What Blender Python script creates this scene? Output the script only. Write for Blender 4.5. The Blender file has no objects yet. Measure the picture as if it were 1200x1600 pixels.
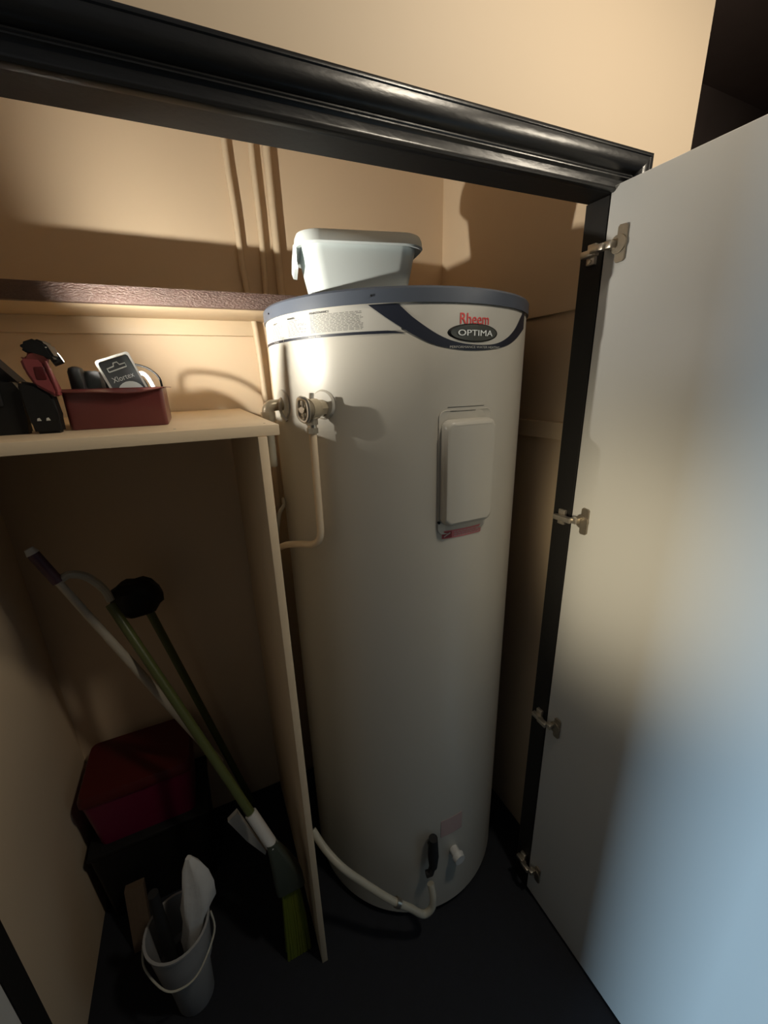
import bpy, bmesh, math, random
from mathutils import Vector, Matrix
random.seed(4)
C = bpy.context.scene.collection
S = bpy.context.scene
PI = math.pi

# ------------------------------------------------------------------ camera
cam_d = bpy.data.cameras.new('camera'); cam = bpy.data.objects.new('camera', cam_d); C.objects.link(cam)
cam_d.sensor_fit = 'VERTICAL'; cam_d.sensor_height = 24; cam_d.lens = 630/1600*24
cam_d.clip_start = 0.01
_R = ((0.9058554, -0.1542872, 0.3944891), (-0.4226806, -0.2683421, 0.8656406), (-0.0276992, -0.9508880, -0.3082933))
cam.matrix_world = Matrix(((_R[0][0], -_R[0][1], -_R[0][2], 0), (_R[1][0], -_R[1][1], -_R[1][2], 0),
                           (_R[2][0], -_R[2][1], -_R[2][2], 1.6), (0, 0, 0, 1)))
S.camera = cam

# ------------------------------------------------------------------ light and exposure
w = bpy.data.worlds.new('world'); S.world = w; w.use_nodes = True
w.node_tree.nodes['Background'].inputs[0].default_value = (0.5, 0.6, 0.8, 1)
w.node_tree.nodes['Background'].inputs[1].default_value = 0.002
S.view_settings.view_transform = 'Standard'; S.view_settings.look = 'None'
S.view_settings.exposure = 0.0; S.view_settings.gamma = 1.0; S.view_settings.use_curve_mapping = False

def look(o, loc, tgt):
    o.location = loc
    o.rotation_euler = (Vector(tgt)-Vector(loc)).to_track_quat('-Z', 'Y').to_euler()
def area(name, loc, tgt, sx, sy, power, col):
    d = bpy.data.lights.new(name, 'AREA'); d.shape = 'RECTANGLE'; d.size = sx; d.size_y = sy
    d.energy = power; d.color = col
    o = bpy.data.objects.new(name, d); C.objects.link(o); look(o, loc, tgt); return o
# the lit lens of the work light on the shelf
TORCH = (-0.181, 0.875, 1.653)
td = bpy.data.lights.new('torch_light', 'SPOT'); td.energy = 26; td.color = (1.0, 0.94, 0.82)
td.spot_size = math.radians(134); td.spot_blend = 0.7; td.shadow_soft_size = 0.006
to = bpy.data.objects.new('torch_light', td); C.objects.link(to); look(to, TORCH, (TORCH[0]+1, TORCH[1]+0.50, TORCH[2]+0.66))
# ceiling downlight of the room, right of the cupboard
sd = bpy.data.lights.new('downlight_or_fill', 'SPOT'); sd.energy = 17; sd.color = (1.0, 0.88, 0.70)
sd.spot_size = math.radians(160); sd.spot_blend = 1.0; sd.shadow_soft_size = 0.06
so = bpy.data.objects.new('downlight_or_fill', sd); C.objects.link(so); look(so, (1.20, -0.12, 2.30), (0.80, 0.62, 1.95))
fill_d = bpy.data.lights.new('downlight_or_fill', 'SPOT'); fill_d.energy = 22.5; fill_d.color = (1.0, 0.88, 0.70)  # added fill spot, brightens tank front, panel edge and wall above the opening
fill_d.spot_size = math.radians(135); fill_d.spot_blend = 1.0; fill_d.shadow_soft_size = 0.06
fill_o = bpy.data.objects.new('downlight_or_fill', fill_d); C.objects.link(fill_o); look(fill_o, (0.67, 0.02, 2.48), (0.45, 0.50, 1.2))
# cool window daylight from behind left
area('window_daylight', (-1.75, -0.26, 0.62), (0.75, 0.1, 0.55), 0.28, 0.5, 55.0, (0.50, 0.76, 1.0))
# warm lamp in the room to the left
ld = bpy.data.lights.new('side_lamp', 'SPOT'); ld.energy = 230; ld.color = (1.0, 0.86, 0.60)
ld.spot_size = math.radians(15); ld.spot_blend = 1.0; ld.shadow_soft_size = 0.15
lo_ = bpy.data.objects.new('side_lamp', ld); C.objects.link(lo_); look(lo_, (-1.75, -0.72, 1.40), (0.757, 0.52, 1.24))

# ------------------------------------------------------------------ materials
def mat(name, col, rough=0.6, metal=0.0, spec=0.5, noise=0.0, nscale=8.0, bump=0.0, bscale=60.0, stretch=(1,1,1), trans=0.0, coat=0.0, emit=None, dist=0.002):
    m = bpy.data.materials.new(name); m.use_nodes = True
    nt = m.node_tree; b = nt.nodes['Principled BSDF']
    b.inputs['Base Color'].default_value = (*col, 1); b.inputs['Roughness'].default_value = rough
    b.inputs['Metallic'].default_value = metal; b.inputs['Specular IOR Level'].default_value = spec
    b.inputs['Transmission Weight'].default_value = trans; b.inputs['Coat Weight'].default_value = coat
    if emit:
        b.inputs['Emission Color'].default_value = (*emit[:3], 1); b.inputs['Emission Strength'].default_value = emit[3]
    tc = nt.nodes.new('ShaderNodeTexCoord'); mp = nt.nodes.new('ShaderNodeMapping')
    mp.inputs['Scale'].default_value = stretch
    nt.links.new(tc.outputs['Object'], mp.inputs['Vector'])
    if noise > 0:
        n = nt.nodes.new('ShaderNodeTexNoise'); n.inputs['Scale'].default_value = nscale; n.inputs['Detail'].default_value = 6
        r = nt.nodes.new('ShaderNodeMix'); r.data_type = 'RGBA'
        r.inputs['A'].default_value = (*[c*(1-noise) for c in col], 1); r.inputs['B'].default_value = (*[min(1, c*(1+noise)) for c in col], 1)
        nt.links.new(mp.outputs['Vector'], n.inputs['Vector']); nt.links.new(n.outputs['Fac'], r.inputs['Factor'])
        nt.links.new(r.outputs['Result'], b.inputs['Base Color'])
    if bump > 0:
        n2 = nt.nodes.new('ShaderNodeTexNoise'); n2.inputs['Scale'].default_value = bscale; n2.inputs['Detail'].default_value = 4
        bp = nt.nodes.new('ShaderNodeBump'); bp.inputs['Strength'].default_value = bump; bp.inputs['Distance'].default_value = dist
        nt.links.new(mp.outputs['Vector'], n2.inputs['Vector']); nt.links.new(n2.outputs['Fac'], bp.inputs['Height'])
        nt.links.new(bp.outputs['Normal'], b.inputs['Normal'])
    return m
M = {}
M['wall'] = mat('cream_wall_paint', (0.70, 0.55, 0.38), 0.55, noise=0.05, nscale=3, bump=0.15, bscale=25)
M['wallout'] = mat('cream_room_paint', (0.72, 0.58, 0.42), 0.6, noise=0.03, nscale=2, bump=0.1, bscale=30)
M['floor'] = mat('dark_navy_floor', (0.006, 0.008, 0.014), 0.8, noise=0.3, nscale=40, bump=0.3, bscale=300)
M['varnish'] = mat('black_gloss_timber', (0.010, 0.010, 0.010), 0.30, spec=0.6, noise=0.3, nscale=12, bump=0.5, bscale=90, stretch=(0.35, 1, 1), dist=0.001)
M['frame'] = mat('black_painted_frame', (0.012, 0.011, 0.010), 0.55, spec=0.3, bump=0.4, bscale=90, dist=0.001)
M['brown'] = mat('dark_brown_varnished_timber', (0.10, 0.055, 0.042), 0.42, spec=1.0, noise=0.5, nscale=30, bump=1.0, bscale=420, stretch=(0.4, 1, 1), dist=0.004)
M['roomdark'] = mat('dark_room_boards', (0.022, 0.016, 0.014), 0.6, noise=0.2)
M['darkwood'] = mat('dark_brown_panelling', (0.24, 0.185, 0.165), 0.6, noise=0.2)
M['beam'] = mat('near_black_beam', (0.07, 0.07, 0.07), 0.6)
M['door'] = mat('white_door_laminate', (0.60, 0.595, 0.57), 0.36, spec=0.5, noise=0.02, nscale=2, bump=0.06, bscale=4, dist=0.01)
M['tank'] = mat('pale_grey_enamel', (0.52, 0.495, 0.435), 0.36, spec=0.4, noise=0.03, nscale=5, bump=0.05, bscale=6)
M['rim'] = mat('blue_grey_rim', (0.075, 0.09, 0.12), 0.40, noise=0.06)
M['labelw'] = mat('white_label_film', (0.50, 0.49, 0.45), 0.5, spec=0.3)
M['navy'] = mat('dark_navy_print', (0.016, 0.020, 0.034), 0.4)
M['grey_print'] = mat('grey_print', (0.04, 0.04, 0.036), 0.5)
M['light_print'] = mat('pale_print', (0.5, 0.5, 0.46), 0.5)
M['red_print'] = mat('red_print', (0.62, 0.06, 0.06), 0.5)
M['pink'] = mat('pink_sticker', (0.62, 0.16, 0.18), 0.45, noise=0.1, nscale=30)
M['fadedpink'] = mat('faded_pink_sticker', (0.50, 0.36, 0.34), 0.45)
M['deepred'] = mat('deep_red_sticker', (0.30, 0.03, 0.035), 0.45)
M['oval'] = mat('brushed_oval_badge', (0.09, 0.095, 0.085), 0.35, metal=0.5)
M['shelf'] = mat('cream_painted_board', (0.68, 0.54, 0.37), 0.5, noise=0.08, nscale=14, bump=0.3, bscale=60, stretch=(0.3, 1, 1))
M['tub'] = mat('white_blue_plastic', (0.66, 0.72, 0.72), 0.35, spec=0.4)
M['brass'] = mat('dull_painted_brass', (0.42, 0.36, 0.26), 0.35, metal=0.35, noise=0.35, nscale=60)
M['chrome'] = mat('worn_nickel', (0.55, 0.50, 0.42), 0.30, metal=0.9, noise=0.15, nscale=80)
M['hinge'] = mat('aged_hinge_steel', (0.30, 0.26, 0.20), 0.38, metal=0.8, noise=0.2, nscale=80)
M['pipe'] = mat('cream_painted_pipe', (0.66, 0.53, 0.37), 0.45, noise=0.08, nscale=30)
M['greypipe'] = mat('pale_grey_pipe', (0.42, 0.40, 0.33), 0.4, noise=0.1, nscale=30)
M['black'] = mat('black_plastic', (0.010, 0.010, 0.010), 0.5, spec=0.25, noise=0.2)
M['soft_black'] = mat('charcoal_rubber', (0.022, 0.022, 0.023), 0.65, spec=0.2, noise=0.2)
M['torchred'] = mat('red_torch_plastic', (0.22, 0.045, 0.048), 0.4, noise=0.1)
M['tin'] = mat('maroon_tin_enamel', (0.13, 0.032, 0.030), 0.32, noise=0.12, nscale=20)
M['clear'] = mat('clear_blister_plastic', (0.85, 0.9, 0.92), 0.12, trans=0.85)
M['card'] = mat('dark_grey_card', (0.09, 0.10, 0.11), 0.5)
M['white'] = mat('white_print', (0.8, 0.85, 0.85), 0.5)
M['milky'] = mat('milky_plastic', (0.60, 0.60, 0.58), 0.4)
M['lens'] = mat('lit_lens', (1, 1, 1), 0.3, emit=(1, 0.93, 0.8, 30))
M['magenta'] = mat('magenta_plastic', (0.15, 0.004, 0.04), 0.4)
M['darkred'] = mat('dark_red_plastic', (0.07, 0.003, 0.004), 0.45)
M['green'] = mat('yellow_green_bristles', (0.14, 0.17, 0.015), 0.6, noise=0.2, nscale=60, stretch=(3, 3, 0.3))
M['greenpole'] = mat('olive_green_pole', (0.08, 0.10, 0.03), 0.4)
M['darkgreen'] = mat('dark_green_plastic', (0.05, 0.06, 0.045), 0.5)
M['whitepole'] = mat('off_white_pole', (0.42, 0.38, 0.31), 0.35)
M['purple'] = mat('dark_plum_grip', (0.07, 0.03, 0.05), 0.5)
M['wood'] = mat('raw_timber', (0.12, 0.08, 0.05), 0.7, noise=0.2, nscale=40, stretch=(4, 4, 0.4))
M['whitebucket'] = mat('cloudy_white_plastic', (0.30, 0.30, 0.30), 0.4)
M['cloth'] = mat('white_cotton_rag', (0.55, 0.54, 0.52), 0.9, noise=0.1, nscale=30, bump=0.6, bscale=60)

# ------------------------------------------------------------------ helpers
def bmn(): return bmesh.new()
def box(bm, x0, x1, y0, y1, z0, z1, bev=0.0):
    r = bmesh.ops.create_cube(bm, size=1)
    vs = r['verts']
    for v in vs:
        v.co = Vector(((x0+x1)/2+v.co.x*(x1-x0), (y0+y1)/2+v.co.y*(y1-y0), (z0+z1)/2+v.co.z*(z1-z0)))
    if bev > 0:
        es = set(e for v in vs for e in v.link_edges)
        bmesh.ops.bevel(bm, geom=list(es), offset=bev, segments=2, affect='EDGES', profile=0.5)
    return bm
def frame(d):
    d = d.normalized(); u = d.cross(Vector((0, 0, 1)))
    if u.length < 1e-3: u = d.cross(Vector((1, 0, 0)))
    u.normalize(); return u, d.cross(u).normalized()
def smooth_path(pts, n=6):
    P = [Vector(p) for p in pts]; out = []
    for i in range(len(P)-1):
        p0 = P[max(i-1, 0)]; p1 = P[i]; p2 = P[i+1]; p3 = P[min(i+2, len(P)-1)]
        for k in range(n):
            t = k/n
            out.append(0.5*((2*p1)+(-p0+p2)*t+(2*p0-5*p1+4*p2-p3)*t*t+(-p0+3*p1-3*p2+p3)*t**3))
    out.append(P[-1]); return out
def tube(bm, pts, r, seg=12, smooth=0, caps=True):
    P = smooth_path(pts, smooth) if smooth else [Vector(p) for p in pts]
    R = r if isinstance(r, (list, tuple)) else [r]*len(P)
    if len(R) != len(P): R = [R[0]+(R[-1]-R[0])*i/(len(P)-1) for i in range(len(P))]
    rings = []; u = None
    for i, p in enumerate(P):
        d = (P[min(i+1, len(P)-1)]-P[max(i-1, 0)]).normalized()
        if u is None: u, v = frame(d)
        else:
            u = (u-d*u.dot(d)).normalized(); v = d.cross(u).normalized()
        rings.append([bm.verts.new(p+(u*math.cos(a)+v*math.sin(a))*R[i]) for a in [2*PI*k/seg for k in range(seg)]])
    for a, b in zip(rings, rings[1:]):
        for k in range(seg): bm.faces.new((a[k], a[(k+1) % seg], b[(k+1) % seg], b[k]))
    if caps:
        bm.faces.new(rings[0][::-1]); bm.faces.new(rings[-1])
    return bm
def cyl(bm, p0, p1, r, seg=20, r2=None): return tube(bm, [p0, p1], [r, r if r2 is None else r2], seg)
def lathe(bm, prof, cx, cy, seg=64, closed=False):
    rings = []
    for (r, z) in prof:
        rings.append([bm.verts.new((cx+r*math.cos(2*PI*k/seg), cy+r*math.sin(2*PI*k/seg), z)) for k in range(seg)])
    for a, b in zip(rings, rings[1:]):
        for k in range(seg): bm.faces.new((a[k], a[(k+1) % seg], b[(k+1) % seg], b[k]))
    bm.faces.new(rings[0][::-1]); bm.faces.new(rings[-1])
    return bm
def prism(bm, poly, ax, a0, a1):
    """extrude a 2-D polygon along axis ax ('x','y','z')"""
    def P(p, t):
        return {'x': (t, p[0], p[1]), 'y': (p[0], t, p[1]), 'z': (p[0], p[1], t)}[ax]
    A = [bm.verts.new(P(p, a0)) for p in poly]; B = [bm.verts.new(P(p, a1)) for p in poly]
    bm.faces.new(A); bm.faces.new(B[::-1]); n = len(poly)
    for i in range(n): bm.faces.new((A[i], B[i], B[(i+1) % n], A[(i+1) % n]))
    return bm
def obj(name, bm, m, parent=None, smooth=True, label=None):
    bmesh.ops.recalc_face_normals(bm, faces=bm.faces[:])
    me = bpy.data.meshes.new(name)
    off = Vector((0, 0, 0)); p = parent
    while p is not None: off += Vector(p.location); p = p.parent
    if parent is not None: bmesh.ops.translate(bm, vec=-off, verts=bm.verts[:])
    bm.to_mesh(me); bm.free()
    me.materials.append(m)
    if smooth:
        for f in me.polygons: f.use_smooth = True
        me.set_sharp_from_angle(angle=math.radians(35))
    o = bpy.data.objects.new(name, me); C.objects.link(o)
    if parent is not None: o.parent = parent
    if label: o['label'] = label
    return o
def thing(name, label, cat, loc, group=None):
    o = bpy.data.objects.new(name, None); C.objects.link(o); o.location = loc
    o.empty_display_size = 0.05
    o['label'] = label; o['category'] = cat
    if group: o['group'] = group
    return o
def tag(o, label, cat, group=None):
    o['label'] = label; o['category'] = cat
    if group: o['group'] = group
    return o
def struct(name, bm, m, parent=None, label=None, smooth=False):
    o = obj(name, bm, m, parent, smooth)
    if parent is None: o['kind'] = 'structure'
    if label: o['label'] = label
    return o

# ------------------------------------------------------------------ setting
XL, XR = -0.42, 0.757            # clear opening
YF, YB = 0.62, 0.672             # front and back of the door frame
CL, CR, CB = -0.50, 0.88, 1.36   # cupboard left, right, back
ZH = 1.91; ZC = 2.6
struct('floor', box(bmn(), -2.4, 2.4, -2.4, 2.2, -0.05, 0), M['floor'], label='near-black navy floor')
struct('ceiling', box(bmn(), -2.4, 2.4, -2.4, 2.2, ZC, ZC+0.05), M['darkwood'], label='dark timber ceiling')
struct('wall_back', box(bmn(), CL-0.06, CR+0.06, CB, CB+0.06, 0, ZC), M['wall'], label='cream back wall of the cupboard')
struct('wall_left', box(bmn(), CL-0.06, CL, YB, CB, 0, ZC), M['wall'], label='cream left wall of the cupboard')
wr = struct('wall_right', box(bmn(), CR, CR+0.06, YB, CB, 0, ZC), M['wall'], label='cream right wall of the cupboard')
struct('upper_panel', box(bmn(), CR-0.010, CR, YB, CB, 1.751, ZC), M['wall'], wr)
struct('batten', box(bmn(), CR-0.018, CR, YB, CB, 1.440, 1.485, 0.002), M['shelf'], wr)
bm = bmn()
box(bm, -2.3, 0.965, YF, YB, 1.925, ZC)
box(bm, -2.3, XL-0.032, YF, YB, 0, 1.925)
box(bm, XR+0.032, 0.965, YF, YB, 0, 1.925)
box(bm, 0.94, 0.965, YB, 1.42, 0, ZC)
struct('wall_front', bm, M['wallout'], label='cream room wall above and around the cupboard opening')
# room shell around the camera
struct('wall_room_left', box(bmn(), -2.35, -2.3, -2.3, YF, 0, ZC), M['roomdark'])
struct('wall_room_behind', box(bmn(), -2.35, 2.35, -2.35, -2.3, 0, ZC), M['roomdark'])
struct('wall_room_right', box(bmn(), 2.3, 2.35, -2.3, 2.15, 0, ZC), M['darkwood'])
struct('wall_passage', box(bmn(), 0.965, 2.3, 1.20, 1.25, 0, ZC), M['darkwood'], label='dark brown panelled passage wall')
# diagonal dark timber in the passage
bm = bmn()
prism(bm, [(0.975, 2.62), (0.975, 2.42), (2.25, 1.45), (2.25, 1.68)], 'y', 1.16, 1.20)
for v in bm.verts: v.co.z = min(v.co.z, ZC)
struct('trim_4', bm, M['beam'], label='near-black sloping timber on the passage wall')

# architrave and jambs
prof = [(0.0, 0.0625), (-0.0235, 0.0625), (-0.0245, 0.0605), (-0.0245, 0.0575), (-0.0230, 0.0560), (-0.0236, 0.0520), (-0.0236, 0.0460), (-0.0226, 0.0400), (-0.0200, 0.0355),
        (-0.0160, 0.0325), (-0.0125, 0.0310), (-0.0105, 0.0295), (-0.0125, 0.0285), (-0.0130, 0.0265), (-0.0118, 0.0250), (-0.0128, 0.0240), (-0.0128, 0.0225), (-0.0105, 0.0210), (-0.0085, 0.0190),
        (-0.0075, 0.0100), (-0.0085, 0.0070), (-0.0100, 0.0050), (-0.0095, 0.0025), (-0.0070, 0.0010), (0.0, 0.0005)]
SL = 0.0137
def zh(x): return 1.9155+SL*(x-XR)          # the header runs slightly out of level
def mitred(path):   # path of inner corners in (x,z); profile out from the opening
    bm = bmn(); secs = []
    for i, (x, z, ox, oz) in enumerate(path):
        secs.append([bm.verts.new((x+ox*q, YF+p, z+oz*q)) for (p, q) in prof])
    for a, b in zip(secs, secs[1:]):
        for k in range(len(prof)):
            n = (k+1) % len(prof); bm.faces.new((a[k], a[n], b[n], b[k]))
    bm.faces.new(secs[0][::-1]); bm.faces.new(secs[-1]); return bm
za, zb = zh(XR)-0.001, zh(XL)-0.001
struct('trim_1', mitred([(XL-0.008, zb, -1, 1), (XR+0.008, za, 1, 1)]), M['varnish'], label='black gloss moulded architrave across the top of the opening', smooth=True)
struct('trim_2', mitred([(XR+0.008, za, 1, 1), (XR+0.008, 0.0, 1, 0)]), M['varnish'], label='black gloss architrave down the right of the opening', smooth=True)
struct('trim_3', mitred([(XL-0.008, zb, -1, 1), (XL-0.008, 0.0, -1, 0)]), M['varnish'], label='black gloss architrave down the left of the opening', smooth=True)
fr = struct('door_frame', prism(bmn(), [(XL-0.03, zh(XL-0.03)), (XR+0.03, zh(XR+0.03)), (XR+0.03, 1.945), (XL-0.03, 1.935)], 'y', YF+0.001, YB), M['frame'], label='black gloss cupboard door frame')
struct('jamb', box(bmn(), XR, XR+0.03, YF+0.001, YB, 0, ZH+0.004, 0.001), M['frame'], fr)
struct('jamb', box(bmn(), XL-0.03, XL, YF+0.001, YB, 0, 1.899, 0.001), M['frame'], fr)

# doors, opened square to the wall
def hinge(door, z, big=True):
    s = 1
    x = XR-0.001
    # cup plate on the door face
    bm = bmn()
    prism(bm, [(0.576, z+0.030), (0.588, z+0.031), (0.591, z+0.028), (0.591, z-0.026), (0.588, z-0.030), (0.576, z-0.029), (0.573, z-0.026), (0.573, z+0.027)], 'x', x-0.004, x)
    h = obj('hinge', bm, M['hinge'], door)
    bm = bmn(); cyl(bm, (x-0.0065, 0.587, z), (x-0.001, 0.587, z), 0.0155, 20); obj('hinge_cup', bm, M['hinge'], h)
    bm = bmn()
    box(bm, x-0.020, x-0.004, 0.590, 0.606, z-0.006, z+0.007, 0.0015)
    box(bm, x-0.026, x-0.013, 0.602, 0.630, z-0.007, z+0.005, 0.0015)
    box(bm, x-0.020, x-0.008, 0.622, 0.655, z-0.010, z+0.002, 0.0015)
    obj('hinge_arm', bm, M['chrome'], h)
    bm = bmn()
    box(bm, x-0.008, x+0.0005, 0.632, 0.650, z-0.022, z+0.014, 0.001)
    cyl(bm, (x-0.010, 0.641, z-0.016), (x-0.006, 0.641, z-0.016), 0.0035, 10)
    obj('mounting_plate', bm, M['chrome'], h)
dr = struct('door_1', box(bmn(), XR, XR+0.018, 0.03, 0.6185, 0.012, 1.925, 0.0012), M['door'], label='white laminate cupboard door standing open on the right')
for z in (1.826, 1.290, 0.705, 0.125): hinge(dr, z)
struct('door_2', box(bmn(), XL-0.018, XL, 0.03, 0.6185, 0.012, 1.925, 0.0012), M['door'], label='white laminate cupboard door standing open at the left edge')

# ------------------------------------------------------------------ shelves and divider
SZ = 1.533
sh = thing('shelf', 'cream painted shelf holding the red tin and work light', 'shelf', (-0.18, 1.0, SZ-0.019))
obj('board', box(bmn(), CL+0.001, 0.137, 0.738, 1.348, SZ-0.019, SZ, 0.0015), M['shelf'], sh)
for x in (0.118, -0.03): obj('nail_head', cyl(bmn(), (x, 0.775, SZ-0.001), (x, 0.775, SZ+0.0004), 0.0022, 8), M['hinge'], sh)
tag(obj('divider_panel', box(bmn(), 0.098, 0.114, 0.736, 1.345, 0, SZ-0.0195, 0.001), M['shelf']),
    'tall cream upright panel under the shelf, left of the water heater', 'panel')
us = thing('high_shelf', 'short high shelf with a dark brown varnished front edge, behind the water heater', 'shelf', (0.1, 1.24, 1.777))
obj('board', box(bmn(), CL+0.001, CR-0.012, 1.123, 1.3595, 1.778, 1.804, 0.001), M['shelf'], us)
obj('front_edge', box(bmn(), CL+0.001, CR-0.012, 1.105, 1.123, 1.7735, 1.809, 0.002), M['brown'], us, label='dark brown varnished front edge')
obj('cleat', box(bmn(), CL+0.001, 0.205, 1.338, 1.3595, 1.738, 1.778, 0.001), M['shelf'], us)

# ------------------------------------------------------------------ wall pipes
def pipe_thing(label, pts, r, m, group=None, smooth=6, brackets=()):
    o = obj('water_pipe', tube(bmn(), pts, r, 14, smooth), m)
    tag(o, label, 'pipe', group); return o
yp = 1.345
pipe_thing('cream painted pipe on the back wall, leftmost of the three above the tub', [(0.184, yp, 2.55), (0.186, yp, 2.2), (0.192, yp, 2.05), (0.196, yp, 1.9), (0.212, yp-0.006, 1.7), (0.218, yp-0.008, 1.2)], 0.0085, M['pipe'])
pipe_thing('cream painted pipe on the back wall, middle one of the three above the tub', [(0.252, yp, 2.55), (0.254, yp, 2.2), (0.256, yp, 2.0), (0.250, yp, 1.8), (0.246, yp-0.01, 1.7), (0.245, yp-0.01, 1.2)], 0.0085, M['pipe'])
pipe_thing('cream painted pipe on the back wall, rightmost and thickest of the three above the tub', [(0.292, yp-0.002, 2.55), (0.294, yp-0.002, 2.2), (0.296, yp-0.002, 2.0), (0.298, yp-0.002, 1.8), (0.30, yp-0.005, 1.2)], 0.0110, M['pipe'])

# ------------------------------------------------------------------ water heater
TX, TY, TR = 0.504, 1.006, 0.3176
tank = thing('water_heater', 'tall pale grey cylindrical electric hot water tank with a blue-grey rim', 'water heater', (TX, TY, 0))
def tp(th, z, d=0.0):
    a = math.radians(th); return Vector((TX+(TR+d)*math.sin(a), TY-(TR+d)*math.cos(a), z))
obj('body', lathe(bmn(), [(TR-0.02, 0.0), (TR-0.02, 0.03), (TR, 0.031), (TR, 0.10), (TR, 1.735), (TR-0.01, 1.738)], TX, TY, 128), M['tank'], tank)
obj('top_rim', lathe(bmn(), [(TR-0.03, 1.7385), (TR+0.004, 1.734), (TR+0.004, 1.757), (TR+0.001, 1.761), (TR-0.006, 1.762), (TR-0.012, 1.758), (0.02, 1.759)], TX, TY, 128), M['rim'], tank)
for (t, z) in ((-84, 1.7455), (-34, 1.7465)):
    obj('rim_screw', cyl(bmn(), tp(t, z, 0.003), tp(t, z, 0.0058), 0.0018, 8), M['black'], tank)

def wrap(poly_tz, d, name, m, parent, thick=0.0006, step=2.0, label=None):
    """closed polygon in (theta, z) given as columns: list of (theta, z_low, z_high)"""
    bm = bmn(); cols = []
    for (t, a, b) in poly_tz:
        cols.append([bm.verts.new(tp(t, z, dd)) for z, dd in ((a, d-0.0006), (a, d), (b, d), (b, d-0.0006))])
    for A, B in zip(cols, cols[1:]):
        for k in range(4):
            n = (k+1) % 4
            try: bm.faces.new((A[k], A[n], B[n], B[k]))
            except ValueError: pass
    bm.faces.new(cols[0]); bm.faces.new(cols[-1][::-1])
    return obj(name, bm, m, parent, label=label)
def lin(a, b, n): return [a+(b-a)*i/n for i in range(n+1)]
def interp(pts, t):
    for (a, za), (b, zb) in zip(pts, pts[1:]):
        if a <= t <= b:
            k = (t-a)/(b-a); return za+(zb-za)*k
    return pts[-1][1] if t > pts[-1][0] else pts[0][1]
def cr(pts, n=8):
    P = smooth_path([(p[0], p[1], 0) for p in pts], n); return [(p.x, p.y) for p in P]
ZT = 1.7325
# white instruction label
wrap([(t, 1.688, ZT) for t in lin(-100, -24.5, 36)], 0.0008, 'instruction_label', M['labelw'], tank)
wrap([(t, 1.6835, 1.6885) for t in lin(-100, -74.2, 12)], 0.0014, 'label_stripe', M['navy'], tank)
wrap([(t, 1.6835, 1.6885) for t in lin(-73.5, -29, 20)]+[(-23, 1.6835, 1.6840)], 0.0014, 'label_stripe', M['navy'], tank)
# navy swoosh
outer = cr([(-35.3, ZT), (-28, 1.705), (-20, 1.679), (-13, 1.6625), (-5, 1.6545), (3, 1.6525), (12, 1.6560), (20, 1.6640), (27, 1.678), (33, 1.694), (42, 1.716)])
inner = cr([(-25.4, ZT), (-20, 1.707), (-12, 1.680), (-5, 1.6670), (3, 1.6625), (12, 1.6650), (19, 1.6765), (25, 1.695), (29.5, 1.716), (33, ZT)])
# pale film inside the swoosh
cols = []
for t in lin(-35.2, 36, 70):
    lo = interp(outer, t); hi = interp(inner, t) if t > -25.4 else ZT
    if t > 33: hi = ZT
    cols.append((t, lo, max(hi, lo+0.0001)))
wrap(cols, 0.0014, 'swoosh_band', M['navy'], tank)
wrap([(t, interp(inner, t)-0.001, ZT) for t in lin(-25.4, 33, 50)], 0.0008, 'badge_label', M['labelw'], tank)

def text_mesh(txt, size):
    cu = bpy.data.curves.new('t', 'FONT'); cu.body = txt; cu.size = size; cu.align_x = 'CENTER'; cu.align_y = 'CENTER'
    cu.resolution_u = 3
    o = bpy.data.objects.new('t', cu); C.objects.link(o)
    dg = bpy.context.evaluated_depsgraph_get(); dg.update()
    me = bpy.data.meshes.new_from_object(o.evaluated_get(dg))
    bpy.data.objects.remove(o); bpy.data.curves.remove(cu); return me
def text_bm(txt, width, height):
    me = text_mesh(txt, 0.05); bm = bmn(); bm.from_mesh(me); bpy.data.meshes.remove(me)
    xs = [v.co.x for v in bm.verts]; ys = [v.co.y for v in bm.verts]
    sx = width/(max(xs)-min(xs)); sy = height/(max(ys)-min(ys)); cx = (max(xs)+min(xs))/2; cy = (max(ys)+min(ys))/2
    for v in bm.verts: v.co = Vector(((v.co.x-cx)*sx, (v.co.y-cy)*sy, 0))
    return bm
def text_tank(txt, th, z, width, height, m, name, d=0.0018, bold=0.0):
    bm = text_bm(txt, width, height)
    if bold:
        geo = bm.faces[:]; dup = bmesh.ops.duplicate(bm, geom=geo)['geom']
        bmesh.ops.translate(bm, vec=(bold, 0, 0), verts=[g for g in dup if isinstance(g, bmesh.types.BMVert)])
    for v in bm.verts: v.co = tp(th+math.degrees(v.co.x/TR), z+v.co.y, d)
    return obj(name, bm, m, tank, smooth=False)
text_tank('Rheem', 2.0, 1.708, 0.068, 0.019, M['red_print'], 'red_lettering', 0.0016, 0.0008)
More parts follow.
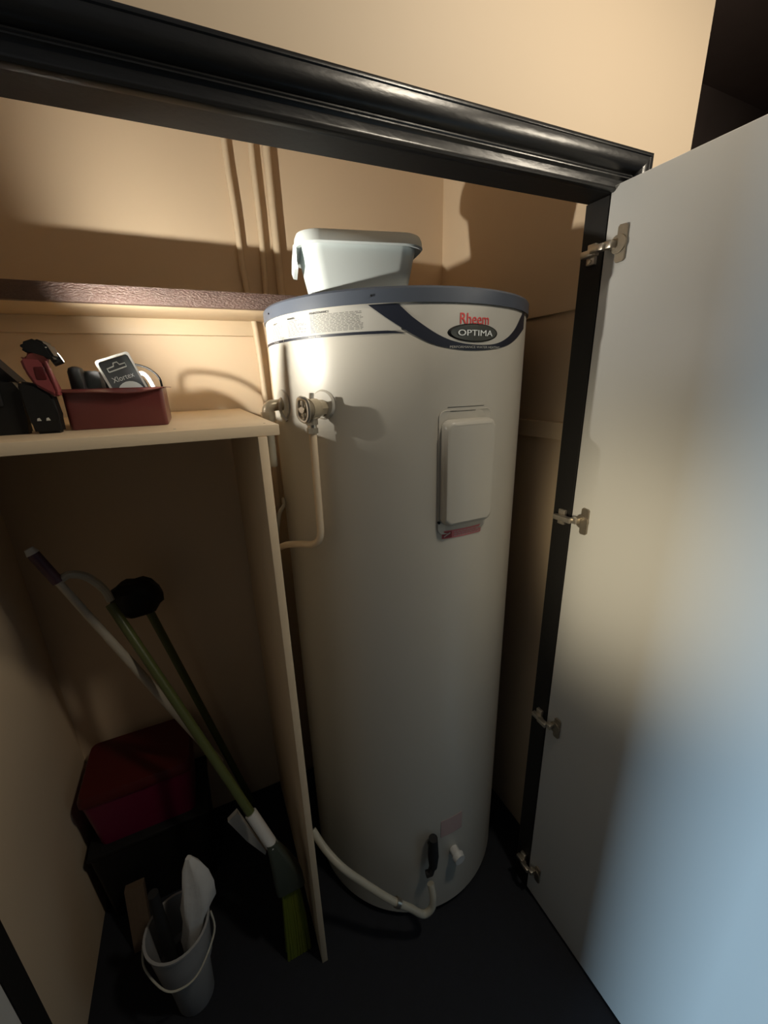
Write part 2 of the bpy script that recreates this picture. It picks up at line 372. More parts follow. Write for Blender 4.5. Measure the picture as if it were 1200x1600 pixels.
# oval badge
bm = bmn()
ring = [bm.verts.new(tp(2.2+9.8*math.cos(a), 1.6835+0.0145*math.sin(a), 0.0030)) for a in lin(0, 2*PI*39/40, 39)]
ring0 = [bm.verts.new(tp(2.2+10.4*math.cos(a), 1.6835+0.0157*math.sin(a), 0.0008)) for a in lin(0, 2*PI*39/40, 39)]
c = bm.verts.new(tp(2.2, 1.6835, 0.0038))
for k in range(40):
    bm.faces.new((ring0[k], ring0[(k+1) % 40], ring[(k+1) % 40], ring[k])); bm.faces.new((ring[k], ring[(k+1) % 40], c))
ov = obj('oval_badge', bm, M['oval'], tank)
bm = bmn()
ra = [bm.verts.new(tp(2.2+9.9*math.cos(a), 1.6835+0.0147*math.sin(a), 0.0034)) for a in lin(0, 2*PI*39/40, 39)]
rb = [bm.verts.new(tp(2.2+10.9*math.cos(a), 1.6835+0.0164*math.sin(a), 0.0012)) for a in lin(0, 2*PI*39/40, 39)]
for k in range(40): bm.faces.new((ra[k], ra[(k+1) % 40], rb[(k+1) % 40], rb[k]))
obj('badge_border', bm, M['black'], ov)
text_tank('OPTIMA', 2.4, 1.6832, 0.082, 0.0105, M['white'], 'badge_lettering', 0.0042, 0.0006)
text_tank('PERFORMANCE WATER HEATING', 3.5, 1.6582, 0.125, 0.0042, M['light_print'], 'band_lettering', 0.0018)
text_tank('MAINTENANCE', -53.5, 1.7275, 0.046, 0.0042, M['grey_print'], 'label_heading', 0.0012, 0.0005)
text_tank('WARNING', -67.5, 1.7245, 0.026, 0.0038, M['grey_print'], 'label_heading', 0.0012, 0.0005)
text_tank('SAFETY', -79.5, 1.7215, 0.022, 0.0034, M['grey_print'], 'label_heading', 0.0012, 0.0005)
text_tank('Service Date', -56, 1.686, 0.03, 0.0024, M['light_print'], 'stripe_lettering', 0.0016)
text_tank('Data Plate', -80, 1.686, 0.026, 0.0024, M['light_print'], 'stripe_lettering', 0.0016)
bm = bmn()
def bars(t0, t1, z0, z1, n, ragged):
    for i in range(n):
        z = z0+(z1-z0)*i/(n-1); t = t0; end = t1-random.random()*ragged
        while t < end:
            e = min(end, t+random.uniform(0.8, 2.2))
            vs = [bm.verts.new(tp(a, zz, 0.0012)) for a, zz in ((t, z-0.0004), (e, z-0.0004), (e, z+0.0004), (t, z+0.0004))]
            bm.faces.new(vs); t = e+0.35
bars(-57.5, -37, 1.7232, 1.6935, 13, 2.5); bars(-70, -59.5, 1.7200, 1.6925, 12, 5); bars(-84, -73, 1.7165, 1.692, 10, 4)
fine = obj('fine_print', bm, M['grey_print'], tank, smooth=False); fine['kind'] = 'stuff'

# element cover: raised rounded lid on a flat frame
def rounded(cx, cz, w, h, r, n=5):
    out = []
    for sx, sz, a0 in ((1, 1, 0), (-1, 1, 90), (-1, -1, 180), (1, -1, 270)):
        for k in range(n+1):
            a = math.radians(a0+90*k/n); out.append((cx+sx*(w/2-r)+r*math.cos(a), cz+sz*(h/2-r)+r*math.sin(a)))
    return out
def pad(th, z, layers, name, m, parent, label=None):
    """layers: list of (w,h,r,depth) from the tank outwards; laid on a curved surface"""
    bm = bmn(); rings = []
    for (w_, h_, r_, d) in layers:
        rings.append([bm.verts.new(tp(th+math.degrees(x/TR), z+zz, d)) for x, zz in rounded(0, 0, w_, h_, r_)])
    n = len(rings[0])
    for A, B in zip(rings, rings[1:]):
        for k in range(n): bm.faces.new((A[k], A[(k+1) % n], B[(k+1) % n], B[k]))
    # front face as strips so that it follows the curve
    top = rings[-1]; m2 = n//2
    q = n//4
    left = [top[i] for i in range(q, 3*q)]; right = [top[(q-1-i) % n] for i in range(0, 2*q)]
    for i in range(len(left)-1):
        bm.faces.new((left[i], left[i+1], right[i+1], right[i]))
    return obj(name, bm, m, parent, label=label)
cv = pad(0.2, 1.411, [(0.128, 0.262, 0.014, 0.0), (0.128, 0.262, 0.014, 0.0025), (0.126, 0.260, 0.013, 0.003)], 'access_frame', M['tank'], tank)
lid = pad(0.3, 1.413, [(0.119, 0.222, 0.016, 0.002), (0.118, 0.221, 0.016, 0.012), (0.115, 0.218, 0.016, 0.019), (0.108, 0.211, 0.014, 0.0235), (0.098, 0.201, 0.012, 0.025)], 'element_cover', M['tank'], tank)
obj('cover_screw', cyl(bmn(), tp(-11.0, 1.309, 0.002), tp(-11.0, 1.309, 0.0055), 0.0032, 10), M['black'], tank)
obj('cover_screw', cyl(bmn(), tp(-9.3, 1.508, 0.012), tp(-9.3, 1.508, 0.022), 0.0016, 8), M['black'], tank)
bm = bmn()
for z, a, b in ((1.5475, -8, 8), (1.5395, -8, 4)):
    for t0, t1 in zip(lin(a, b, 8), lin(a, b, 8)[1:]):
        bm.faces.new([bm.verts.new(tp(t, zz, 0.0006)) for t, zz in ((t0, z-0.0005), (t1, z-0.0005), (t1, z+0.0005), (t0, z+0.0005))])
obj('pressed_line', bm, M['grey_print'], tank)
st = wrap([(t, 1.269+0.0*t, 1.287) for t in lin(-9.4, 9.2, 12)], 0.0010, 'warning_sticker', M['pink'], tank)
wrap([(t, 1.2705, 1.2855) for t in lin(-9.2, -5.2, 4)], 0.0014, 'sticker_mark', M['deepred'], tank)
bm = bmn()
def strokes(t0, z0, t1, z1, w_, d=0.0018):
    A = tp(t0, z0, d); B = tp(t1, z1, d); n = tp((t0+t1)/2, (z0+z1)/2, 1.0)-tp((t0+t1)/2, (z0+z1)/2, 0)
    s = (B-A).cross(n).normalized()*w_/2
    bm.faces.new([bm.verts.new(p) for p in (A-s, B-s, B+s, A+s)])
strokes(-8.6, 1.2735, -5.9, 1.2820, 0.0025)
for i, z in enumerate((1.2825, 1.2780, 1.2735)):
    t = -4.2
    while t < 8.4:
        e = t+random.uniform(0.6, 1.8); strokes(t, z, min(e, 8.6), z, 0.0014); t = e+0.35
sp_ = obj('sticker_print', bm, M['labelw'], tank, smooth=False); sp_['kind'] = 'stuff'

# relief valve with escutcheon at theta -55
def rad(th): a = math.radians(th); return Vector((math.sin(a), -math.cos(a), 0))
def tan(th): a = math.radians(th); return Vector((math.cos(a), math.sin(a), 0))
TV = -54.5; ZV = 1.552
rv = thing('relief_valve', 'brass and chrome relief valve on the upper front of the tank', 'valve', tp(TV, ZV, 0.001))
bm = bmn(); cyl(bm, tp(TV, ZV+0.006, 0.0), tp(TV, ZV+0.006, 0.004), 0.030, 28, 0.026)
obj('escutcheon', bm, M['tank'], rv)
bm = bmn(); cyl(bm, tp(TV, ZV, 0.002), tp(TV, ZV, 0.030), 0.0165, 8); cyl(bm, tp(TV, ZV, 0.028), tp(TV, ZV, 0.052), 0.0205, 24); cyl(bm, tp(TV, ZV, 0.051), tp(TV, ZV, 0.058), 0.0205, 24, 0.013)
cyl(bm, tp(TV, ZV+0.008, 0.040), tp(TV, ZV-0.018, 0.040), 0.014, 16)
obj('valve_body', bm, M['brass'], rv)
bm = bmn()
o0 = tp(TV, ZV, 0.062); tt = tan(TV); rr = rad(TV)
tube(bm, [o0-tt*0.010+Vector((0, 0, 0.019)), o0+Vector((0, 0, 0.022))+rr*0.004, o0+tt*0.010+Vector((0, 0, 0.016)), o0+tt*0.013-Vector((0, 0, 0.008)), o0+tt*0.004-Vector((0, 0, 0.022)), o0-tt*0.011-Vector((0, 0, 0.014)), o0-tt*0.013+Vector((0, 0, 0.004)), o0-tt*0.010+Vector((0, 0, 0.019))], 0.0042, 8, 5)
tube(bm, [o0+Vector((0, 0, 0.018)), o0+rr*0.002, o0-Vector((0, 0, 0.018))], 0.0030, 8)
cyl(bm, tp(TV, ZV, 0.056), tp(TV, ZV, 0.068), 0.006, 12)
cyl(bm, tp(TV, ZV+0.018, 0.036), tp(TV, ZV+0.030, 0.034), 0.0048, 8)
obj('lever', bm, M['chrome'], rv)
bm = bmn()
cyl(bm, tp(TV, ZV-0.015, 0.040), tp(TV, ZV-0.030, 0.040), 0.0125, 6); cyl(bm, tp(TV, ZV-0.030, 0.040), tp(TV, ZV-0.036, 0.040), 0.0095, 14); cyl(bm, tp(TV, ZV-0.036, 0.040), tp(TV, ZV-0.047, 0.040), 0.0115, 6)
obj('union_nut', bm, M['chrome'], rv)
dp = obj('drain_pipe', tube(bmn(), [tp(TV, ZV-0.045, 0.040), tp(TV, 1.42, 0.040), tp(TV, 1.33, 0.040), tp(TV-0.5, 1.283, 0.040), tp(TV-4, 1.262, 0.040), tp(TV-12, 1.250, 0.038), tp(TV-24, 1.225, 0.034), tp(TV-36, 1.19, 0.034), tp(TV-48, 1.165, 0.03)], 0.0078, 14, 6), M['pipe'])
tag(dp, 'cream painted drain pipe running down the tank from the relief valve', 'pipe')
# outlet elbow at theta -79
TE = -80; ZE = 1.556
el = thing('pipe_elbow', 'pale brass elbow fitting on the left side of the tank beside the shelf end', 'pipe fitting', tp(TE, ZE, 0.001))
bm = bmn(); cyl(bm, tp(TE, ZE, 0.0), tp(TE, ZE, 0.003), 0.034, 28, 0.032); obj('escutcheon', bm, M['tank'], el)
bm = bmn(); tube(bm, [tp(TE, ZE, 0.002), tp(TE, ZE, 0.020), tp(TE, ZE-0.001, 0.030), tp(TE, ZE-0.008, 0.037), tp(TE, ZE-0.018, 0.038)], 0.0125, 14, 3); obj('elbow', bm, M['brass'], el)
bm = bmn(); cyl(bm, tp(TE, ZE-0.014, 0.038), tp(TE, ZE-0.029, 0.038), 0.0165, 6); cyl(bm, tp(TE, ZE-0.027, 0.038), tp(TE, ZE-0.034, 0.038), 0.0145, 14); obj('union_nut', bm, M['brass'], el)
bm = bmn(); tube(bm, [tp(TE+3, ZE+0.014, 0.012), tp(TE+4, ZE+0.004, 0.018), tp(TE+3, ZE-0.016, 0.014), tp(TE+5, ZE-0.034, 0.008)], 0.0035, 8, 4); obj('wire', bm, M['chrome'], el)
obj('stub_pipe', tube(bmn(), [tp(TE, ZE-0.03, 0.038), tp(TE, 1.47, 0.038), tp(TE, 1.42, 0.038)], 0.009, 12), M['greypipe'], el)
# small second pipe bend glimpsed between divider and tank
pp = obj('water_pipe', tube(bmn(), [(0.150, 1.02, 1.20), (0.160, 0.99, 1.285), (0.166, 0.985, 1.30), (0.176, 0.99, 1.312), (0.182, 1.03, 1.315)], 0.005, 10, 5), M['greypipe'])
tag(pp, 'thin pale pipe bend glimpsed between the upright panel and the tank', 'pipe')

# lower cold inlet
lo = thing('inlet_valve', 'dark inlet valve with a pale round cap low on the front of the tank', 'valve', tp(-6, 0.29, 0.001))
bm = bmn()
tube(bm, [tp(-12.5, 0.375, 0.020), tp(-12.5, 0.31, 0.022), tp(-12.5, 0.262, 0.022)], [0.013, 0.016, 0.012], 12)
cyl(bm, tp(-12.5, 0.33, 0.0), tp(-12.5, 0.33, 0.022), 0.010, 12)
tube(bm, [tp(-12.5, 0.27, 0.022), tp(-14, 0.245, 0.026), tp(-16, 0.24, 0.024)], 0.010, 10)
obj('valve_body', bm, M['soft_black'], lo)
bm = bmn(); cyl(bm, tp(1, 0.262, 0.0), tp(1, 0.262, 0.022), 0.014, 14); cyl(bm, tp(1, 0.262, 0.022), tp(1, 0.262, 0.036), 0.019, 22, 0.016)
obj('cap', bm, M['milky'], lo, label='pale round cap')
wrap([(t, 0.335, 0.400) for t in lin(-7, 6, 8)], 0.001, 'lower_sticker', M['fadedpink'], tank)
hs = obj('inlet_pipe', tube(bmn(), [(0.128, 0.830, 0.400), (0.150, 0.790, 0.365), (0.182, 0.745, 0.335), (0.228, 0.716, 0.285), (0.290, 0.672, 0.235), (0.340, 0.650, 0.195), (0.376, 0.638, 0.158), (0.402, 0.634, 0.170), (0.410, 0.640, 0.205), (0.410, 0.655, 0.235)], 0.0100, 14, 6), M['greypipe'])
tag(hs, 'pale grey inlet pipe curving round the foot of the tank', 'pipe')
bm = bmn(); cyl(bm, (0.304, 0.665, 0.225), (0.314, 0.661, 0.217), 0.0130, 14); obj('pipe_clip', bm, M['chrome'], hs)

# ------------------------------------------------------------------ ice cream tub on the tank
def rrect(cx, cy, w_, d_, r, z, rot, n=6):
    out = []
    for sx, sy, a0 in ((1, 1, 0), (-1, 1, 90), (-1, -1, 180), (1, -1, 270)):
        for k in range(n+1):
            a = math.radians(a0+90*k/n); x = sx*(w_/2-r)+r*math.cos(a); y = sy*(d_/2-r)+r*math.sin(a)
            out.append(Vector((cx+x*math.cos(rot)-y*math.sin(rot), cy+x*math.sin(rot)+y*math.cos(rot), z)))
    return out
def loft(bm, rings, cap0=True, cap1=True):
    R = [[bm.verts.new(p) for p in r] for r in rings]; n = len(R[0])
    for A, B in zip(R, R[1:]):
        for k in range(n): bm.faces.new((A[k], A[(k+1) % n], B[(k+1) % n], B[k]))
    if cap0: bm.faces.new(R[0][::-1])
    if cap1: bm.faces.new(R[-1])
    return bm
cx, cy, rt = 0.374, 0.932, math.radians(-12); z0 = 1.7595
tb = thing('plastic_tub', 'white rectangular plastic tub standing on top of the tank', 'tub', (cx, cy, z0))
L = lambda w_, d_, r, z: rrect(cx, cy, w_, d_, r, z0+z, rt)
obj('body', loft(bmn(), [L(0.190, 0.145, 0.030, 0.0), L(0.196, 0.151, 0.034, 0.004), L(0.234, 0.178, 0.038, 0.096), L(0.240, 0.184, 0.040, 0.117), L(0.236, 0.180, 0.038, 0.117), L(0.228, 0.172, 0.036, 0.092), L(0.190, 0.145, 0.03, 0.005)]), M['tub'], tb)
obj('rim', loft(bmn(), [L(0.236, 0.180, 0.038, 0.098), L(0.258, 0.202, 0.046, 0.095), L(0.264, 0.208, 0.048, 0.098), L(0.260, 0.204, 0.046, 0.110), L(0.253, 0.197, 0.044, 0.118), L(0.244, 0.188, 0.040, 0.120), L(0.236, 0.180, 0.038, 0.117), L(0.232, 0.176, 0.036, 0.097)], False, False), M['tub'], tb)
u, v_ = Vector((math.cos(rt), math.sin(rt), 0)), Vector((-math.sin(rt), math.cos(rt), 0)); c0 = Vector((cx, cy, z0))
bm = bmn()
def hr(z, g): return [c0+u*(-0.130+a)+v_*b+Vector((0, 0, z)) for a, b in g]
loft(bm, [hr(0.102, [(0.003, -0.060), (-0.003, -0.052), (-0.004, 0.052), (0.003, 0.060)]), hr(0.074, [(0.002, -0.058), (-0.006, -0.050), (-0.007, 0.050), (0.002, 0.058)]), hr(0.062, [(0.004, -0.048), (-0.003, -0.042), (-0.004, 0.042), (0.004, 0.048)])])
obj('lug', bm, M['tub'], tb)

# ------------------------------------------------------------------ shelf contents
# maroon tin
x0, x1, y0, y1 = -0.196, -0.042, 0.876, 1.050; zt = SZ+0.070
tn = thing('metal_tin', 'open maroon metal tin with a folded rim, full of odds and ends', 'tin', ((x0+x1)/2, (y0+y1)/2, SZ))
T = lambda g, z, r=0.008: rrect((x0+x1)/2, (y0+y1)/2, x1-x0+g, y1-y0+g, r, SZ+z, 0, 4)
obj('body', loft(bmn(), [T(-0.002, 0.0005), T(0, 0.003), T(0, 0.069), T(-0.003, 0.069), T(-0.003, 0.003)]), M['tin'], tn)
bm = bmn()
# flared lip, bent down towards the front, pinched at the right-hand corner
def lip(pts):
    top = [bm.verts.new(p[0]) for p in pts]; out_ = [bm.verts.new(p[1]) for p in pts]; low = [bm.verts.new((p[1][0], p[1][1]+0.0005, p[1][2]-0.0018)) for p in pts]
    for i in range(len(pts)-1):
        bm.faces.new((top[i], top[i+1], out_[i+1], out_[i])); bm.faces.new((out_[i], out_[i+1], low[i+1], low[i])); bm.faces.new((low[i], low[i+1], top[i+1], top[i]))
lip([((x0, y0, zt-0.002), (x0-0.004, y0-0.014, zt-0.004)), ((x0+0.05, y0, zt-0.002), (x0+0.05, y0-0.017, zt-0.006)), ((x1-0.060, y0, zt-0.002), (x1-0.058, y0-0.018, zt-0.009)), ((x1-0.035, y0, zt-0.002), (x1-0.034, y0-0.012, zt-0.008)), ((x1, y0, zt-0.002), (x1+0.004, y0-0.004, zt-0.0015))])
lip([((x1, y0, zt-0.002), (x1+0.006, y0-0.003, zt-0.001)), ((x1, (y0+y1)/2, zt-0.002), (x1+0.012, (y0+y1)/2, zt-0.002)), ((x1, y1, zt-0.002), (x1+0.006, y1, zt-0.001))])
obj('folded_lip', bm, M['tin'], tn)
# black charger / tools sticking out of the tin
ch = thing('charger', 'lumpy black plastic charger lying in the tin beside the work light', 'charger', (-0.17, 0.925, SZ+0.025))
obj('body', box(bmn(), -0.176, -0.140, 0.925, 0.965, SZ+0.004, SZ+0.100, 0.008), M['soft_black'], ch)
obj('plug', box(bmn(), -0.187, -0.164, 0.905, 0.940, SZ+0.055, SZ+0.107, 0.009), M['black'], ch)
obj('prong_block', box(bmn(), -0.146, -0.128, 0.965, 1.010, SZ+0.050, SZ+0.104, 0.005), M['soft_black'], ch)
obj('cord_bundle', tube(bmn(), [(-0.172, 0.975, SZ+0.050), (-0.164, 0.975, SZ+0.084), (-0.150, 0.973, SZ+0.094), (-0.138, 0.975, SZ+0.080), (-0.145, 0.975, SZ+0.062)], 0.006, 8, 5), M['soft_black'], ch)

# blister pack, tilted
bp = thing('blister_pack', 'empty clear blister pack with a hang hole leaning in the tin', 'packet', (-0.099, 0.886, SZ+0.07))
def plate(bm, cx, cz, w_, h_, r, ya, yb, rot):
    P = rounded(0, 0, w_, h_, r, 4); q = []
    for x, z in P: q.append((cx+x*math.cos(rot)+z*math.sin(rot), cz-x*math.sin(rot)+z*math.cos(rot)))
    return prism(bm, q, 'y', ya, yb)
BR = math.radians(-18); BX, BZ = -0.099, SZ+0.081
def bl(x, z): return (BX+x*math.cos(BR)+z*math.sin(BR), BZ-x*math.sin(BR)+z*math.cos(BR))
obj('card', plate(bmn(), *bl(0, 0), 0.050, 0.078, 0.004, 0.8855, 0.887, BR), M['card'], bp)
bm = bmn()
ringp = []
for (w_, h_) in ((0.056, 0.086), (0.049, 0.079)):
    ringp.append([bl(x, z) for x, z in rounded(0, 0, w_, h_, 0.005, 4)])
n = len(ringp[0])
for ya, yb in ((0.8805, 0.889),):
    A = [bm.verts.new((p[0], ya, p[1])) for p in ringp[0]]; B = [bm.verts.new((p[0], ya, p[1])) for p in ringp[1]]
    A2 = [bm.verts.new((p[0], yb, p[1])) for p in ringp[0]]; B2 = [bm.verts.new((p[0], yb, p[1])) for p in ringp[1]]
    for k in range(n):
        j = (k+1) % n
        bm.faces.new((A[k], A[j], B[j], B[k])); bm.faces.new((A2[k], B2[k], B2[j], A2[j])); bm.faces.new((A[k], A2[k], A2[j], A[j])); bm.faces.new((B[k], B[j], B2[j], B2[k]))
obj('shell', bm, M['milky'], bp)
bm = bmn()
loopp = [(-0.016, 0.020), (-0.016, 0.026), (-0.005, 0.027), (-0.003, 0.032), (0.003, 0.032), (0.005, 0.027), (0.014, 0.027), (0.014, 0.021), (-0.016, 0.020)]
tube(bm, [(bl(*p)[0], 0.8850, bl(*p)[1]) for p in loopp], 0.0012, 6)
obj('hang_hole', bm, M['white'], bp)
bm = text_bm('Xlortex', 0.036, 0.009)
for v in bm.verts:
    x, z = bl(v.co.x, v.co.y+0.006); v.co = Vector((x, 0.8852, z))
obj('lettering', bm, M['white'], bp, smooth=False)
bm = bmn()
arc = [bl(0.022*math.cos(a), -0.024+0.022*math.sin(a)) for a in lin(0, PI, 12)]
A = [bm.verts.new((p[0], 0.8852, p[1])) for p in arc]; bm.faces.new(A)
obj('printed_arc', bm, M['white'], bp, smooth=False)
bp.rotation_euler = (0, 0, math.radians(4))
# black cable loop + clear scrap
pts = [(-0.120, 1.03, SZ+0.012), (-0.126, 1.03, SZ+0.080), (-0.122, 1.035, SZ+0.114), (-0.088, 1.035, SZ+0.114), (-0.062, 1.03, SZ+0.101), (-0.0490, 1.025, SZ+0.077), (-0.060, 1.025, SZ+0.030)]
for k in range(5):
    r_ = 0.034-0.002*k; y_ = 1.022+0.004*(k % 3)
    for a in (150, 90, 30, -30, -90, -150): pts.append((-0.108+r_*math.cos(math.radians(a)), y_+0.004*math.sin(a), SZ+0.060+(r_+0.006)*math.sin(math.radians(a))))
cb = obj('cable', tube(bmn(), pts, 0.0022, 8, 6), M['black'])
tag(cb, 'thin black cable looping out of the right end of the tin', 'cable')
sc = obj('plastic_clip', tube(bmn(), [(-0.096, 0.98, SZ+0.012), (-0.092, 0.98, SZ+0.072), (-0.082, 0.98, SZ+0.094), (-0.070, 0.98, SZ+0.090), (-0.060, 0.98, SZ+0.060), (-0.056, 0.98, SZ+0.012)], 0.0042, 8, 5), M['milky'])
tag(sc, 'crumpled clear plastic strip sticking out of the tin right of the blister pack', 'plastic')

# work light: red body, black foot and tilting black head
wl = thing('work_light', 'small red and black folding work light with a tilted head standing on the shelf', 'work light', (-0.216, 0.858, SZ))
def slab(bm, pts, y0, y1): return prism(bm, pts, 'y', y0, y1)
bm = bmn()
slab(bm, [(-0.236, SZ), (-0.200, SZ), (-0.199, SZ+0.030), (-0.201, SZ+0.062), (-0.218, SZ+0.078), (-0.240, SZ+0.084), (-0.243, SZ+0.070), (-0.238, SZ+0.020)], 0.845, 0.874)
bmesh.ops.bevel(bm, geom=bm.edges[:], offset=0.004, segments=2, affect='EDGES')
ft = obj('foot', bm, M['black'], wl)
for x in (-0.229, -0.217):
    bm = bmn(); bm.faces.new([bm.verts.new(p) for p in ((x, 0.8444, SZ+0.021), (x+0.006, 0.8444, SZ+0.021), (x+0.004, 0.8444, SZ+0.026), (x+0.001, 0.8444, SZ+0.025))])
    obj('foot_mark', bm, M['light_print'], ft, smooth=False)
bm = bmn()
slab(bm, [(-0.2290, SZ+0.1160), (-0.2270, SZ+0.0980), (-0.2190, SZ+0.0760), (-0.1930, SZ+0.0560), (-0.1900, SZ+0.0660), (-0.1990, SZ+0.1100), (-0.2030, SZ+0.1180), (-0.2240, SZ+0.1200)], 0.840, 0.870)
bmesh.ops.bevel(bm, geom=bm.edges[:], offset=0.004, segments=2, affect='EDGES')
bd = obj('body', bm, M['torchred'], wl)
obj('panel', box(bmn(), -0.214, -0.200, 0.8385, 0.842, SZ+0.084, SZ+0.104, 0.002), M['darkred'], bd)
obj('side_rib', tube(bmn(), [(-0.1960, 0.8395, SZ+0.1120), (-0.1930, 0.8395, SZ+0.0900), (-0.1900, 0.8395, SZ+0.0660)], 0.0018, 8), M['torchred'], bd)
bm = bmn(); cyl(bm, (-0.2070, 0.8420, SZ+0.1120), (-0.2070, 0.8680, SZ+0.1280), 0.0135, 16); obj('neck', bm, M['torchred'], wl)
bm = bmn()
hp = [(-0.2235, SZ+0.1300), (-0.2200, SZ+0.1390), (-0.2020, SZ+0.1455), (-0.1900, SZ+0.1390), (-0.1815, SZ+0.1165), (-0.1900, SZ+0.1120), (-0.1990, SZ+0.1250), (-0.2140, SZ+0.1220)]
slab(bm, hp, 0.834, 0.884)
bmesh.ops.bevel(bm, geom=bm.edges[:], offset=0.0035, segments=2, affect='EDGES')
hd = obj('head', bm, M['black'], wl)
obj('head_seam', tube(bmn(), [(-0.2080, 0.8355, SZ+0.1270), (-0.1990, 0.8355, SZ+0.1305), (-0.1890, 0.8355, SZ+0.1320)], 0.0009, 6), M['light_print'], hd)
bm = bmn(); ln = Vector((1.0, 0.27, 0.45)).normalized(); pc = Vector(TORCH)-ln*0.002
cyl(bm, pc-ln*0.014, pc, 0.0095, 16); obj('lens_ring', bm, M['black'], hd)
bm = bmn(); cyl(bm, pc-ln*0.002, pc+ln*0.0006, 0.0075, 16); obj('lens', bm, M['lens'], hd)

# black tool bag with a sloping top at the left end
bg = thing('power_tool', 'black cordless power tool lying at the left end of the shelf before the work light', 'tool', (-0.31, 0.90, SZ))
bm = bmn()
slab(bm, [(-0.40, SZ), (-0.250, SZ), (-0.247, SZ+0.020), (-0.246, SZ+0.070), (-0.252, SZ+0.082), (-0.40, SZ+0.085)], 0.8635, 0.880)
obj('body', bm, M['black'], bg)
bm = bmn()
prism(bm, [(-0.40, SZ+0.085), (-0.251, SZ+0.083), (-0.262, SZ+0.098), (-0.285, SZ+0.130), (-0.33, SZ+0.16), (-0.40, SZ+0.165)], 'y', 0.884, 0.93)
box(bm, -0.40, -0.262, 0.881, 0.93, SZ, SZ+0.085)
obj('lid', bm, M['soft_black'], bg)
obj('latch', box(bmn(), -0.300, -0.270, 0.858, 0.864, SZ+0.045, SZ+0.080, 0.003), M['soft_black'], bg)

# ------------------------------------------------------------------ floor clutter under the shelf
# upright broom with yellow-green bristles
br = thing('broom', 'broom with a yellow-green bristle head standing on the floor by the upright panel', 'broom', (0.045, 0.80, 0))
bm = bmn()
random.seed(7)
for i in range(9):
    for j in range(2):
        x = 0.013+i*0.0075; y = 0.786+j*0.022
        tube(bm, [(x+random.uniform(-.002, .002), y, 0.001), (x*0.85+0.009, y*0.8+0.2*0.80, 0.16), (x*0.62+0.018, 0.80+(y-0.80)*0.6, 0.30)], [0.0052, 0.0052, 0.0046], 6)
b_ = obj('bristles', bm, M['green'], br); b_['kind'] = 'stuff'
bm = bmn(); loft(bm, [rrect(0.046, 0.80, 0.075, 0.050, 0.01, 0.29, 0), rrect(0.042, 0.80, 0.072, 0.050, 0.012, 0.33, 0), rrect(0.030, 0.80, 0.050, 0.042, 0.012, 0.40, 0), rrect(0.015, 0.808, 0.026, 0.026, 0.010, 0.46, 0)])
obj('head', bm, M['darkgreen'], br)
bm = bmn(); P0 = Vector((0.018, 0.806, 0.445)); P1 = Vector((-0.265, 1.13, 1.075))
cyl(bm, P0, P1, 0.0115, 14); obj('handle', bm, M['greenpole'], br)
bm = bmn(); cyl(bm, P0+(P1-P0)*0.0, P0+(P1-P0)*0.14, 0.0155, 14); obj('socket', bm, M['milky'], br)
# dustpan clipped behind the broom
dpn = thing('dustpan', 'pale grey dustpan wedge behind the broom handle', 'dustpan', (-0.03, 0.93, 0.28))
bm = bmn()
vs = [(-0.082, 0.905, 0.475), (-0.055, 0.905, 0.495), (0.000, 0.905, 0.30), (-0.004, 0.905, 0.29), (-0.045, 0.905, 0.375)]
prism(bm, [(p[0], p[2]) for p in vs], 'y', 0.90, 0.912)
obj('pan', bm, M['milky'], dpn)
# mop standing head up
mp_ = thing('mop', 'mop standing head up with a black rounded head, behind the broom', 'mop', (-0.08, 1.28, 0))
bm = bmn()
bmesh.ops.create_icosphere(bm, subdivisions=3, radius=1.0)
for v in bm.verts:
    k = 1+0.06*math.sin(9*v.co.x+5*v.co.z)+0.05*math.sin(11*v.co.y+7*v.co.z)
    v.co = Vector((-0.222+v.co.x*0.066*k, 1.22+v.co.y*0.05*k, 1.035+v.co.z*0.060*k))
for v in bm.verts:
    if v.co.z < 0.995: v.co.z = 0.995-(0.995-v.co.z)*0.45
obj('head', bm, M['black'], mp_)
bm = bmn(); cyl(bm, (-0.205, 1.225, 1.01), (-0.02, 1.31, 0.012), 0.0115, 12); obj('handle', bm, M['greenpole'], mp_)
# pale pole with plum grip and a hook
pl = thing('pole', 'off-white pole with a dark plum grip leaning up to the left above the red box', 'pole', (-0.15, 1.12, 0.50))
A = Vector((-0.345, 1.10, 1.172)); B = Vector((-0.192, 1.08, 0.785))
bm = bmn(); tube(bm, [A, B, B+(B-A)*0.7], [0.0085, 0.0115, 0.0115], 14); obj('shaft', bm, M['whitepole'], pl)
bm = bmn(); cyl(bm, A, A+(A-B)*0.20, 0.0125, 14); obj('grip', bm, M['purple'], pl)
bm = bmn(); cyl(bm, A+(A-B)*0.20, A+(A-B)*0.235, 0.0135, 14, 0.009); obj('end_cap', bm, M['milky'], pl)
bm = bmn(); tube(bm, [A+Vector((0, 0.0, 0.0)), (-0.325, 1.11, 1.182), (-0.295, 1.12, 1.165), (-0.270, 1.13, 1.12), (-0.262, 1.13, 1.085)], 0.0095, 10, 6); obj('hook', bm, M['greypipe'], pl)
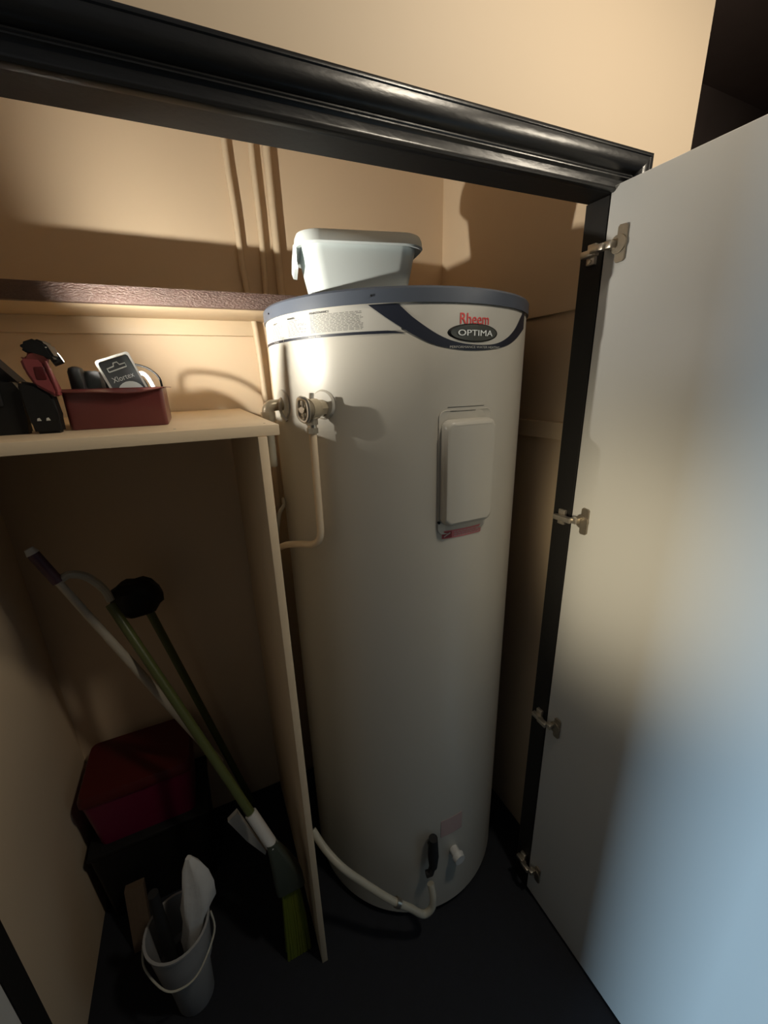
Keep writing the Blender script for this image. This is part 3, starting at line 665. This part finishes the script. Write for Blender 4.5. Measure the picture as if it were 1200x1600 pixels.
# black crate with the red box on it
cr_ = thing('crate', 'black plastic crate on the floor under the red box', 'crate', (-0.31, 1.22, 0))
obj('body', loft(bmn(), [rrect(-0.312, 1.22, 0.30, 0.20, 0.012, 0.0, 0), rrect(-0.312, 1.22, 0.325, 0.225, 0.012, 0.285, 0), rrect(-0.312, 1.22, 0.315, 0.215, 0.01, 0.285, 0), rrect(-0.312, 1.22, 0.29, 0.19, 0.01, 0.01, 0)]), M['black'], cr_)
obj('lid', box(bmn(), -0.478, -0.146, 1.104, 1.336, 0.285, 0.300, 0.004), M['black'], cr_)
rb_ = thing('storage_box', 'magenta storage box with a dark red lid standing on the black crate', 'box', (-0.312, 1.22, 0.30))
obj('body', loft(bmn(), [rrect(-0.315, 1.225, 0.262, 0.185, 0.02, 0.3005, 0), rrect(-0.315, 1.225, 0.290, 0.21, 0.02, 0.475, 0)]), M['magenta'], rb_)
obj('lid', loft(bmn(), [rrect(-0.315, 1.225, 0.300, 0.222, 0.022, 0.475, 0), rrect(-0.315, 1.225, 0.300, 0.222, 0.022, 0.490, 0), rrect(-0.315, 1.225, 0.285, 0.207, 0.02, 0.505, 0)]), M['darkred'], rb_, label='dark red lid')
# wood offcut
bm = bmn(); prism(bm, [(1.000, 0.0), (1.022, 0.0), (1.084, 0.170), (1.062, 0.174)], 'x', -0.402, -0.352)
tag(obj('timber_offcut', bm, M['wood']), 'short raw timber offcut leaning against the black crate', 'timber')
# white bucket and rag
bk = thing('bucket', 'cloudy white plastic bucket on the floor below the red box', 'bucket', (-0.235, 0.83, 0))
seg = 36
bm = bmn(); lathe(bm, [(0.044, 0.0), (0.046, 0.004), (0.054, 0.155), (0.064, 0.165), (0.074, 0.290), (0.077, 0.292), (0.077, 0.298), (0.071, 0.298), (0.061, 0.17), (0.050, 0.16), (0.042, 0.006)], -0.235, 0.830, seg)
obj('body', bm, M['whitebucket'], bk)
obj('handle', tube(bmn(), [(-0.313, 0.83, 0.287), (-0.315, 0.805, 0.245), (-0.275, 0.758, 0.215), (-0.235, 0.748, 0.205), (-0.195, 0.758, 0.215), (-0.155, 0.805, 0.245), (-0.157, 0.83, 0.287)], 0.0025, 8, 6), M['greypipe'], bk)
bm = bmn()
rings = []
for (z, w_, d_, ox, oy) in ((0.19, 0.040, 0.035, -0.020, -0.012), (0.24, 0.050, 0.045, -0.014, -0.01), (0.30, 0.052, 0.045, 0.0, -0.012), (0.35, 0.082, 0.048, 0.014, -0.012), (0.39, 0.074, 0.045, 0.018, -0.005), (0.43, 0.060, 0.04, 0.020, 0), (0.465, 0.040, 0.03, 0.018, 0.004), (0.49, 0.014, 0.012, 0.016, 0.006)):
    rings.append([Vector((-0.193+ox+w_/2*math.cos(a)*(1+0.13*math.sin(3*a+z*20)), 0.835+oy+d_/2*math.sin(a)*(1+0.16*math.sin(4*a+z*14)), z)) for a in lin(0, 2*PI*23/24, 23)])
loft(bm, rings)
rg = obj('rag', bm, M['cloth']); tag(rg, 'crumpled white rag standing in the white bucket', 'rag')
bm = bmn(); cyl(bm, (-0.268, 0.840, 0.175), (-0.268, 0.845, 0.42), 0.015, 14, 0.012)
tag(obj('bottle', bm, M['soft_black']), 'slim dark bottle standing in the white bucket beside the rag', 'bottle')
